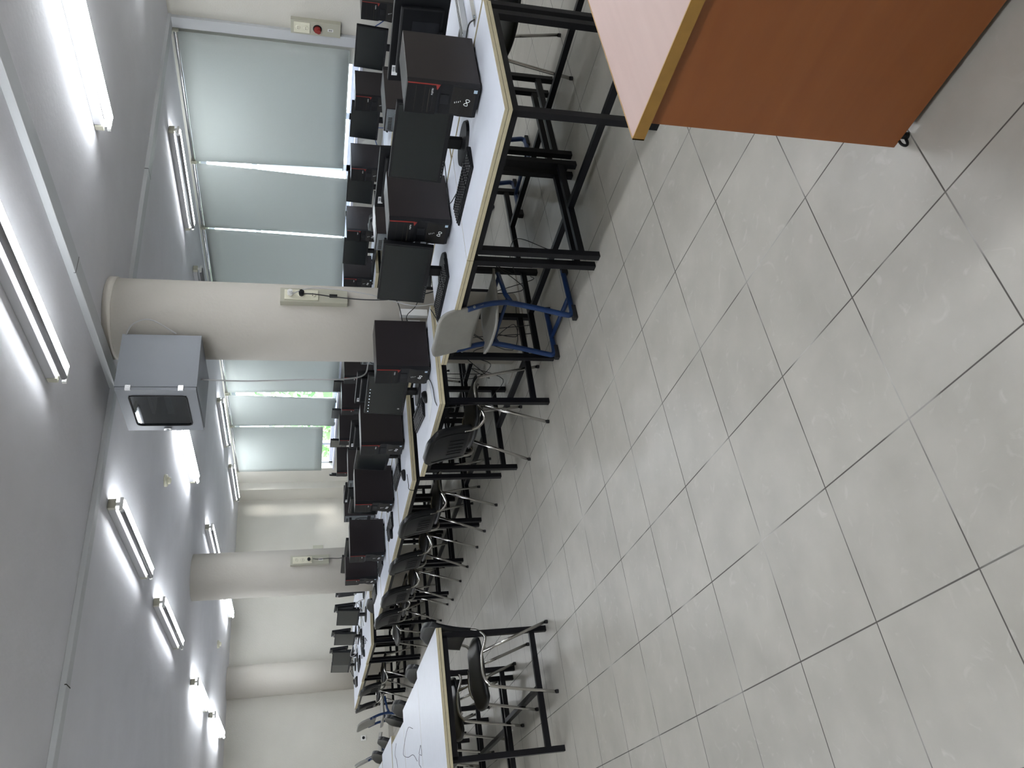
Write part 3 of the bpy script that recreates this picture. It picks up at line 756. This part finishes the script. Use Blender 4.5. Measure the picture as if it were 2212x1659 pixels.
# ------------------------------------------------------------------ chairs
def make_chair():
    t = thing('stacking_chair', '', 'chair')
    r = .0108
    for s_ in (-1, 1):
        b = MB()
        b.tube([(.235, s_*.27, .012), (.165, s_*.245, .39), (.135, s_*.238, .45), (.075, s_*.235, .478), (-.04, s_*.235, .474), (-.11, s_*.232, .448), (-.165, s_*.222, .435), (-.210, s_*.198, .470), (-.226, s_*.184, .515), (-.236, s_*.180, .57)], r, M['chrome'], 10, sub=5)
        b.build('side_tube', t)
        b = MB(); b.tube([(-.222, s_*.27, .012), (-.065, s_*.237, .462)], r, M['chrome'], 10); b.build('rear_leg', t)
        for x in (.235, -.222):
            b = MB(); b.cyl((x+(-.002 if x > 0 else .002), s_*.27, 0), .0128, .018, 'Z', M['rubber'], 12); b.build('foot_cap', t)
    for x, z in ((.10, .452), (-.09, .445)):
        b = MB(); b.tube([(x, -.235, z), (x, .235, z)], .009, M['chrome'], 8); b.build('cross_tube', t)
    # seat pad
    b = MB()
    def rr(v, p=4.0): return (1-abs(v)**p)**(1/p)
    NU, NV = 18, 16
    top, bot = [], []
    for j in range(NV+1):
        v = -1+2*j/NV; ra, rb = [], []
        for i in range(NU+1):
            u = -1+2*i/NU
            # square to rounded square
            x = u*math.sqrt(max(0, 1-.28*v*v)); y = v*math.sqrt(max(0, 1-.28*u*u))
            e = 1-max(abs(u), abs(v))**6
            X = .022+.225*x/1.0*1.02; Y = .222*y
            zt = .470+.022*e - .030*max(0, x)**2 + .010*(x < 0)*x*x - .012*(1-y*y)*e
            ra.append(b.bm.verts.new((X, Y, zt))); rb.append(b.bm.verts.new((X*.985, Y*.985, zt-.012-.034*e)))
        top.append(ra); bot.append(rb)
    b.mi(M['leather'])
    def ad(q):
        f = b.bm.faces.new(q); f.smooth = True
    for j in range(NV):
        for i in range(NU):
            ad((top[j][i], top[j][i+1], top[j+1][i+1], top[j+1][i])); ad((bot[j][i], bot[j+1][i], bot[j+1][i+1], bot[j][i+1]))
    for i in range(NU):
        ad((top[0][i+1], top[0][i], bot[0][i], bot[0][i+1])); ad((top[NV][i], top[NV][i+1], bot[NV][i+1], bot[NV][i]))
    for j in range(NV):
        ad((top[j][0], top[j+1][0], bot[j+1][0], bot[j][0])); ad((top[j+1][NU], top[j][NU], bot[j][NU], bot[j+1][NU]))
    b.build('seat', t)
    # backrest
    b = MB()
    def bk(u, v):
        hw = .214*(1 - .10*max(0, v)**4 - .02*(1-v)/2) ; k = (v+1)/2
        if v > .6: hw *= math.sqrt(max(.0, 1-((v-.6)/.4)**2*.30))
        y = u*hw
        z = .525+.295*k - (.030*abs(u)**5 if v > .5 else 0)*(v-.5)*2
        x = -.215-.075*k - .020*(1-u*u) + .012*math.sin(k*PI)
        n = Vector((.97, -.12*u, .24)).normalized()
        return (x, y, z), n
    b.shell(bk, 18, 14, .034, M['leather']); bo = b.build('backrest', t)
    b = MB()
    for i in range(5):
        u = -.42+i*.21
        P = [Vector(bk(u, v)[0])-Vector(bk(u, v)[1])*.0185 for v in (-.75, -.5, -.25, -.05)]
        b.tube(P, .0022, M['leather'], 6)
    b.tube([Vector(bk(u, v)[0])-Vector(bk(u, v)[1])*.018 for u, v in ((-.78, -.9), (-.80, .0), (-.72, .62), (0, .70), (.72, .62), (.80, .0), (.78, -.9))], .0024, M['leather'], 6, sub=4)
    b.build('rib', bo)
    return prime(t)
CH = make_chair()
GCH = 'black chairs along the aisle row'
put(CH, 'nearest black chair on the aisle, ribbed back in full view before the displaced table', (2.835, 4.67, 0), A0(0), GCH)
put(CH, 'black chair on the aisle at the first table past the gap', (2.985, 6.335, 0), A0(1), GCH)
put(CH, 'third black chair along the aisle row', (2.985, 7.25, 0), A0(-1), GCH)
put(CH, 'fourth black chair along the aisle row', (2.985, 8.23, 0), A0(2), GCH)
put(CH, 'fifth black chair along the aisle, last before the second column', (3.03, 9.12, 0), A0(2), GCH)
put(CH, 'black chair standing in the gap beyond the second column, its seat toward the aisle', (3.02, 10.16, 0), A0(182), GCH)
put(CH, 'black chair with its back to the aisle at the far cluster, nearer one', (2.92, 12.05, 0), A0(0), GCH)
put(CH, 'black chair with its back to the aisle at the far cluster, farther one', (2.90, 13.1, 0), A0(-3), GCH)
GCL = 'black chairs at the left tables'
put(CH, 'black chair tucked under the end of the nearest left table, seat and chrome loop showing', (1.26, 5.42, 0), A0(180), GCL)
put(CH, 'second black chair at the left tables, its back rising over the first seam', (1.24, 6.42, 0), A0(180), GCL)
put(CH, 'third black chair at the left tables', (1.22, 7.56, 0), A0(183), GCL)
put(CH, 'fourth black chair at the left tables, close behind the third', (1.26, 8.32, 0), A0(176), GCL)
put(CH, 'fifth black chair at the left tables', (1.22, 9.25, 0), A0(180), GCL)
put(CH, 'sixth black chair at the left tables, at the photo edge', (1.22, 10.15, 0), A0(184), GCL)
put(CH, 'black chair under the back-to-back tables behind the nearest table, seat seen edge-on', (4.42, 2.57, 0), A0(180), 'black chairs at the back-to-back tables')
put(CH, 'black chair at the back-to-back tables seen under the table by the column', (4.78, 5.75, 0), A0(180), 'black chairs at the back-to-back tables')
put(CH, 'black chair at the back-to-back tables seen under the second run', (4.85, 7.15, 0), A0(176), 'black chairs at the back-to-back tables')
put(CH, 'black chair at the back-to-back tables far along under the second run', (4.85, 8.3, 0), A0(180), 'black chairs at the back-to-back tables')

def make_blue_chair():
    t = thing('school_chair', '', 'chair')
    for s_ in (-1, 1):
        y = s_*.208
        b = MB(); b.tube([(.19, y, .028), (.05, y, .026), (-.13, y, .026), (-.168, y, .045), (-.165, y, .085), (-.125, y, .245), (-.092, y, .40), (-.088, y, .44), (-.10, y, .53), (-.125, y, .61), (-.15, y*.98, .68)], .0175, M['blue'], 10, sub=4)
        b.build('side_frame', t)
        b = MB(); b.tube([(-.092, y, .40), (-.02, y*.99, .432), (.15, y*.96, .455)], .0145, M['blue'], 10); b.build('seat_support', t)
        b = MB(); b.box(.155, y-.02, 0, .215, y+.02, .04, M['rubber'], bev=.006); b.build('front_foot', t)
        b = MB(); b.box(-.20, y-.019, 0, -.10, y+.019, .03, M['rubber'], bev=.006); b.build('rear_foot', t)
    for x, z, r_ in ((-.03, .028, .0145), (-.05, .42, .011), (.13, .452, .011)):
        b = MB(); b.tube([(x, -.205, z), (x, .205, z)], r_, M['blue'], 10); b.build('cross_tube', t)
    b = MB()
    def st(u, v):
        x = .01 + .205*v*(1-.06*u**4); hw = .205*(1-.10*max(0, v)**4 - .04*max(0, -v)**4)
        z = .476 + .010*abs(u)**3 - .035*max(0, v-.35)**2 + .018*max(0, -v-.3)**2*2 - .008*(1-u*u)
        return (x, u*hw*1.0, z), (0, 0, 1)
    b.shell(st, 16, 14, .016, M['grey_pl']); b.build('seat', t)
    b = MB()
    def bk(u, v):
        k = (v+1)/2
        hw = .222 - .012*k
        if v > .5: hw *= math.sqrt(1-((v-.5)/.5)**2*.12)
        z = .585+.27*k - .028*abs(u)**6*max(0, v)**2 + (.012*(1-abs(u)**2) if v < -.8 else 0)
        x = -.115-.085*k - .030*(1-u*u)*(.6+.4*k)
        return (x, u*hw, z), Vector((.96, -.18*u, .22)).normalized()
    b.shell(bk, 18, 14, .022, M['grey_pl'])
    bo = b.build('backrest', t)
    b = MB()
    for s_ in (-1, 1): b.cyl((-.145, s_*.222, .64), .008, .006*s_, 'Y', M['silver'], 12)
    b.build('bolt', bo)
    return prime(t)
BC = make_blue_chair()
put(BC, 'grey-seated chair on a blue tube frame pulled up in front of the near column', (3.045, 3.775, 0), A0(0), 'blue framed chairs')
put(BC, 'blue framed chair under the back-to-back tables behind the nearest blue chair', (4.50, 3.93, 0), A0(182), 'blue framed chairs')
put(BC, 'blue framed chair seen side-on beyond the far cluster, nearer the tables', (2.42, 12.35, 0), A0(4), 'blue framed chairs')
put(BC, 'blue framed chair at the left photo edge, its grey back toward the wall', (2.02, 12.95, 0), A0(-10), 'blue framed chairs')

# office chair
t = thing('office_chair', 'black padded office chair whose rounded back rises between the windows monitors', 'chair', (5.30, 4.93, 0), A0(-25))
for k in range(5):
    a = 2*PI*k/5+.3
    b = MB(); b.bar((0, 0, .10), (.27*math.cos(a), .27*math.sin(a), .075), .04, .03, M['black_pl']); b.build('base_arm', t)
    b = MB()
    for s_ in (-1, 1): b.cyl((.27*math.cos(a), .27*math.sin(a)+s_*.006, .027), .027, .018*s_, 'Y', M['dark_pl'], 14)
    b.cyl((.27*math.cos(a), .27*math.sin(a), .03), .01, .05, 'Z', M['black_pl'], 8); b.build('caster', t)
b = MB(); b.cyl((0, 0, .08), .03, .36, 'Z', M['black_pl'], 16); b.build('gas_column', t)
b = MB(); b.box(-.22, -.23, .44, .24, .23, .53, M['leather'], bev=.035); b.build('seat', t)
b = MB(); b.tube([(-.1, 0, .44), (-.26, 0, .46), (-.29, 0, .60), (-.27, 0, .75)], .02, M['black_pl'], 8, sub=4); b.build('back_bracket', t)
b = MB()
def obk(u, v):
    k = (v+1)/2; hw = .215*math.sqrt(max(.02, 1-max(0, v)**3*.75))
    return (-.24-.05*k-.03*(1-u*u)+.02*math.sin(k*PI), u*hw, .62+.46*k), Vector((.98, -.15*u, .12)).normalized()
b.shell(obk, 14, 14, .06, M['leather']); b.build('backrest', t)

# ------------------------------------------------------------------ wooden desk
t = thing('wooden_desk', 'beech laminate desk with a pale top and ochre edging at the right', 'desk', (2.55, .62, 0))
X0, Y1, ZD = 1.552-2.55, 1.208-.62, .80
b = MB(); b.box(X0+.003, -.75, ZD-.032, 1.1, Y1-.003, ZD, M['beech_top'], bev=.001); b.build('desktop', t)
b = MB(); b.box(X0, -.75, ZD-.0315, X0+.004, Y1, ZD+.0005, M['ochre']); b.box(X0, Y1-.004, ZD-.0315, 1.1, Y1, ZD+.0005, M['ochre']); b.build('edging', t)
b = MB(); b.box(X0+.024, -.72, .024, X0+.046, Y1-.036, ZD-.032, M['beech_side'], bev=.0015); b.build('end_panel', t)
b = MB(); b.box(1.05, -.72, .024, 1.07, Y1-.036, ZD-.032, M['beech_side']); b.build('end_panel', t)
b = MB(); b.box(X0+.046, -.1, .25, 1.05, -.08, ZD-.032, M['beech_side']); b.build('modesty_panel', t)
b = MB(); b.box(X0+.05, -.70, .03, X0+.46, -.12, ZD-.04, M['beech_side']); b.box(X0+.05, -.06, .012, X0+.44, Y1-.10, ZD-.04, M['beech_side']); b.build('shade_block', t)  # unseen boxes added under the desktop to keep the floor gap dark
for x, y in ((X0+.036, Y1-.07), (X0+.036, -.68), (1.06, Y1-.07), (1.06, -.68)):
    b = MB(); b.tube([(x+.008, y+.01, .024), (x-.020, y+.012, .022), (x-.030, y+.010, .013), (x-.022, y+.008, .004), (x, y+.006, .003)], .004, M['black_pl'], 8, sub=4); b.cyl((x, y, 0), .010, .024, 'Z', M['black_pl'], 14); b.build('foot', t)

# ------------------------------------------------------------------ network cabinet on the column
t = thing('network_cabinet', 'grey steel network cabinet with a smoked glass door hung on the near column', 'cabinet', (3.03, 4.65, 2.30))
WD, DD, HH = .432, .53, .50
b = MB(); b.box(0.012, 0, 0, WD, .008, HH, M['cab']); b.box(.012, DD-.008, 0, WD, DD, HH, M['cab']); b.box(.012, .008, 0, WD, DD-.008, .008, M['cab']); b.box(.012, .008, HH-.008, WD, DD-.008, HH, M['cab'])
b.box(WD-.01, .0085, .0085, WD-.001, DD-.0085, HH-.0085, M['inside']); b.build('body', t)
b = MB()
b.box(-.012, .004, .004, .010, .075, HH-.004, M['cab']); b.box(-.012, DD-.075, .004, .010, DD-.004, HH-.004, M['cab'])
b.box(-.012, .075, .004, .010, DD-.075, .07, M['cab']); b.box(-.012, .075, HH-.075, .010, DD-.075, HH-.004, M['cab'])
dr = b.build('door', t)
b = MB()
def rrect(x, y0, z0, y1, z1, r): 
    P = []
    for cx_, cz_, a0 in ((y1-r, z1-r, 0), (y0+r, z1-r, PI/2), (y0+r, z0+r, PI), (y1-r, z0+r, 1.5*PI)):
        for k in range(5): P.append((x, cx_+r*math.cos(a0+k*PI/8), cz_+r*math.sin(a0+k*PI/8)))
    return P
P = rrect(-.013, .075, .070, DD-.075, HH-.075, .03); b.tube(P+[P[0]], .005, M['rubber'], 6, cap=False); b.build('gasket', dr)
b = MB(); b.box(-.008, .07, .065, -.004, DD-.07, HH-.07, M['cabglass']); b.build('glass_pane', dr)
b = MB(); b.box(-.030, DD-.052, .21, -.012, DD-.028, .26, M['alu'], bev=.004); b.cyl((-.036, DD-.04, .235), .008, .012, 'X', M['silver'], 12); b.build('lock', dr)
for z in (.08, .40):
    b = MB(); b.box(-.014, -.006, z, .02, .012, z+.035, M['alu'], bev=.002); b.build('hinge', dr)
b = MB(); b.box(.10, .03, .20, .30, DD-.04, .245, M['white_pl']); b.box(.10, .03, .33, .36, DD-.04, .35, M['dark_pl']); b.build('patch_panel', t)
b = MB(); b.tube([(3.42, 4.70, 2.80), (3.50, 4.60, 2.74), (3.52, 4.56, 2.62), (3.46, 4.63, 2.46)], .005, M['gcable'], 6, sub=6)
tag(b.build('cable'), 'grey cable looping out beside the network cabinet', 'cable')
b = MB(); b.tube([(3.20, 4.80, 2.30), (3.19, 4.80, 2.0), (3.20, 4.79, 1.6), (3.22, 4.81, 1.35), (3.5, 5.16, 1.16), (3.85, 5.45, 1.08), (3.98, 5.55, .90)], .0055, M['gcable'], 6, sub=6)
tag(b.build('cable'), 'long grey cable hanging from the network cabinet down to the computers', 'cable')

# ------------------------------------------------------------------ socket boxes
def socket_box(label, loc, rz, kinds, h=.47, w=.12, d=.055, slot='black'):
    """local: back at x=0 against the surface, front toward -x"""
    t = thing('socket_box', label, 'socket box', loc, rz)
    b = MB(); b.box(-d, -w/2, 0, 0, w/2, h, M['beige_box'], bev=.002); b.build('housing', t)
    n = len(kinds); z1 = h-.03; pz = .078
    sockets = [k for k in kinds if k != 'red']
    b = MB(); b.box(-d-.007, -w/2+.018, z1-pz*len(sockets), -d, w/2-.018, z1, M['ivory'], bev=.003); pl = b.build('socket_plate', t)
    i = 0
    for kd in kinds:
        if kd == 'red':
            b = MB(); zc = z1-pz*len(sockets)-.075; b.cyl((-d-.03, 0, zc), .034, .03, 'X', M['red'], 20); b.cyl((-d-.045, .008, zc-.012), .022, .03, 'X', M['red'], 16); b.cyl((-d-.006, 0, zc), .044, .006, 'X', M['black_pl'], 20); b.build('red_socket', t); continue
        zc = z1-pz*(i+.5); i += 1
        b = MB(); b.lathe((0, 0, 0), [(.018, 0), (.024, .004), (.024, .008)], M['ivory'], 20)
        b.cyl((0, .008, -.001), .004, .002, 'Z', M['gap'], 8); b.cyl((0, -.008, -.001), .004, .002, 'Z', M['gap'], 8)
        o = b.build('outlet', pl); o.matrix_local = Matrix.Translation((-d-.012, 0, zc)) @ Matrix.Rotation(PI/2, 4, 'Y')
        if kd in ('white', 'black'):
            m_ = M['white_pl'] if kd == 'white' else M['black_pl']
            b = MB(); b.cyl((-d-.045, 0, zc), .019, .035, 'X', m_, 16); b.cyl((-d-.055, 0, zc), .012, .012, 'X', m_, 12); tag(b.build('plug', t), kd+' round plug')
    zc = .10
    b = MB(); b.box(-d-.004, -.014, zc-.028, -d, .014, zc+.028, M['black_pl'] if slot == 'black' else M['white_pl'])
    if slot != 'black':
        for dz in (-.012, 0, .012): b.box(-d-.0055, -.008, zc+dz-.003, -d-.003, .008, zc+dz+.003, M['gap'])
    b.build('data_socket', t)
    return t
socket_box('beige box on the near column holding a white plug and a black plug', (3.752, 4.575, 1.315), A0(86), ('white', 'black', 'free'))
socket_box('beige box on the second column with one black plug', (3.775, 9.765, 1.305), A0(86), ('free', 'free', 'black'), slot='white')
socket_box('beige box with a red round socket on the wall beside the first window', (7.6, 4.88, 1.29), A0(0), ('free', 'free', 'red'), slot='white', h=.49, w=.15)
t = thing('wall_socket', 'small grey data box on the far wall beside the second column', 'socket', (6.28, FY, 1.34))
b = MB(); b.box(-.10, -.03, -.10, .10, 0, .10, M['beige_box'], bev=.003); b.build('housing', t)
b = MB(); b.box(-.02, -.034, -.045, .02, -.03, -.01, M['dark_pl']); b.build('data_socket', t)
t = thing('wall_socket', 'small white socket low on the far wall at the left', 'socket', (2.64, FY, .54))
b = MB(); b.box(-.045, -.014, -.045, .045, 0, .045, M['white_pl'], bev=.004); b.build('socket_plate', t)
b = MB(); b.cyl((0, -.018, 0), .026, .006, 'Y', M['dark_pl'], 20); b.build('outlet', t)

# white conduit and junction box at the foot of the near column
t = thing('conduit_box', 'white plastic conduit with a square box on the near column behind the tables', 'conduit', (3.62, 4.55, .84))
b = MB(); b.box(-.03, -.035, -.10, .03, -.001, .10, M['white_pl'], bev=.003); b.build('conduit', t)
b = MB(); b.box(-.125, .02, -.05, -.03, .10, .04, M['white_pl'], bev=.004); b.build('junction_box', t)

# ------------------------------------------------------------------ loose cables
def cab(pts, r, label, m='cable', sub=6):
    b = MB(); b.tube(pts, r, M[m], 6, sub=sub); tag(b.build('cable'), label, 'cable')
cab([(3.745, 4.50, 1.63), (3.72, 4.47, 1.55), (3.70, 4.47, 1.40), (3.66, 4.44, 1.2), (3.64, 4.40, 1.0), (3.66, 4.36, .80), (3.70, 4.32, .62)], .0045, 'black cable running down the near column from its black plug')
cab([(3.735, 4.50, 1.71), (3.76, 4.46, 1.6), (3.75, 4.44, 1.45), (3.70, 4.42, 1.2), (3.63, 4.40, 1.02), (3.57, 4.38, .85), (3.56, 4.32, .66)], .004, 'grey cable running down the near column from its white plug', 'gcable')
cab([(3.78, 9.70, 1.50), (3.74, 9.62, 1.44), (3.76, 9.66, 1.30), (3.74, 9.62, 1.16), (3.78, 9.6, .95), (3.8, 9.6, .78)], .005, 'black cable hanging from the box on the second column')
cab([(3.50, 4.50, .93), (3.60, 4.42, .96), (3.66, 4.30, 1.02), (3.70, 4.20, .95), (3.72, 4.16, .80)], .0035, 'black screen cable with a lump arching behind the tower by the column')
cab([(3.50, 4.58, .85), (3.56, 4.50, .90), (3.60, 4.42, .84), (3.62, 4.30, .82), (3.65, 4.2, .80)], .003, 'thin black cable kinking above the pale table edge by the column')
rnd = random.Random(3)
def tangle(x0, x1, y0, y1, z0, z1, n, label, r=.003, m='cable', seed=1):
    rr = random.Random(seed); pts = []
    for i in range(n):
        k = i/(n-1)
        pts.append((x0+(x1-x0)*rr.random(), y0+(y1-y0)*k, z0+(z1-z0)*rr.random()*(0 if i in (0, n-1) else 1)))
    cab(pts, r, label, m)
tangle(3.2, 3.6, 4.30, 5.25, .12, .70, 9, 'black cable sagging under the table pulled out of line', .003, 'cable', 2)
tangle(3.2, 3.40, 4.35, 5.3, .03, .55, 8, 'thin black cable looping to the floor beside the nearest black chair', .003, 'cable', 5)
tangle(3.25, 3.42, 4.2, 4.6, .05, .5, 8, 'black cable coiled at the foot of the near column', .003, 'cable', 8)
tangle(3.4, 3.7, 3.7, 4.15, .03, .45, 9, 'coiled black cable on the floor behind the blue chair', .003, 'cable', 11)
tangle(3.72, 3.9, 2.3, 2.65, TT+.005, TT+.14, 7, 'black cables gathered behind the nearest tower', .004, 'cable', 12)
tangle(4.0, 4.2, 5.25, 5.6, TT+.005, TT+.25, 8, 'pale tangled cables beside the near column', .004, 'gcable', 13)
tangle(4.2, 4.3, 6.4, 6.9, TT+.006, TT+.30, 9, 'tangled pale cables above the first tower of the second run', .004, 'gcable', 14)
tangle(4.36, 4.46, 6.5, 7.0, TT+.006, TT+.30, 9, 'tangled black cables above the first tower of the second run', .005, 'cable', 15)
for k, (y0, y1) in enumerate(((11.15, 11.5), (11.9, 12.3), (12.7, 13.1), (13.8, 14.2))):
    tangle(3.35, 3.75, y0, y1, TT+.01, TT+.14, 9, ['tangled cables at the near end of the far cluster', 'tangled cables beside the second screen of the far cluster', 'tangled cables in the middle of the far cluster', 'tangled cables at the left end of the far cluster'][k], .005, 'cable' if k % 2 else 'gcable', 20+k)
tangle(3.10, 3.3, 11.1, 12.2, TT+.004, TT+.03, 12, 'black cable snaking on the far cluster table top', .004, 'cable', 31)
tangle(7.3, 7.5, 4.4, 4.9, TT+.005, TT+.22, 9, 'blue cables behind the nearest window monitor', .005, 'bluecable', 33)
tangle(7.25, 7.5, 5.9, 6.5, TT+.005, TT+.2, 8, 'blue cables between two window monitors', .005, 'bluecable', 34)
cab([(3.35, 3.06, TT+.012), (3.30, 3.12, TT+.06), (3.36, 3.02, TT+.085), (3.45, 2.95, TT+.10)], .003, 'short black cable hanging from the nearest screen')
cab([(3.22, 3.98, TT+.06), (3.20, 4.02, TT+.03), (3.16, 4.05, TT+.006), (3.12, 4.10, TT+.006)], .003, 'short black cable below the screen before the column')
cab([(3.14, 4.70, TT+.006), (3.05, 4.55, TT+.006), (2.92, 4.45, TT+.006), (2.76, 4.40, TT+.004), (2.70, 4.36, TT-.04), (2.72, 4.34, .5)], .003, 'black cable crossing the table edge before the column')
cab([(3.05, 6.0, TT+.006), (2.93, 5.95, TT+.006), (2.872, 5.93, TT), (2.87, 5.95, .65)], .003, 'small black cable over the edge of the first table past the gap')

# ------------------------------------------------------------------ outside
b = MB(); b.box(WX+.26, -20, -3.2, 60, 40, -3.1, M['lawn']); struct('outside_ground', b)
def tree(x, y, z, r, label, seed):
    t = thing('tree', label, 'tree', (x, y, -3.1))
    b = MB(); b.tube([(0, 0, 0), (.1, 0, 1.5), (0, .1, z+3.1)], .16, M['bark'], 8); b.build('trunk', t)
    rr = random.Random(seed); b = MB(); k = b.mi(M['leaf'])
    for i in range(900):
        d = Vector((rr.gauss(0, 1), rr.gauss(0, 1), rr.gauss(0, 1))).normalized()*r*(rr.random()**.4)
        p = Vector((0, 0, z+3.1)) + Vector((d.x, d.y, d.z*1.1))
        a = Vector((rr.uniform(-1, 1), rr.uniform(-1, 1), rr.uniform(-1, 1))).normalized(); c = a.orthogonal().normalized()
        s_ = rr.uniform(.10, .22)
        f = b.bm.faces.new([b.bm.verts.new(p+a*s_), b.bm.verts.new(p+c*s_*.6), b.bm.verts.new(p-a*s_), b.bm.verts.new(p-c*s_*.6)])
    b.build('foliage', t)
tree(13.5, 20.5, 1.0, 2.2, 'green tree outside seen under the raised blind, nearer the far wall', 1)
tree(15.0, 26.0, .8, 2.4, 'green tree outside beyond the last window', 2)
tree(13.0, 16.5, 1.6, 1.9, 'green tree outside behind the gap between blinds', 3)
b = MB(); b.box(24, 30, -3.1, 27, 60, .9, M['brick'])
tag(b.build('garden_wall'), 'reddish wall outside glimpsed at the foot of the last window', 'wall')
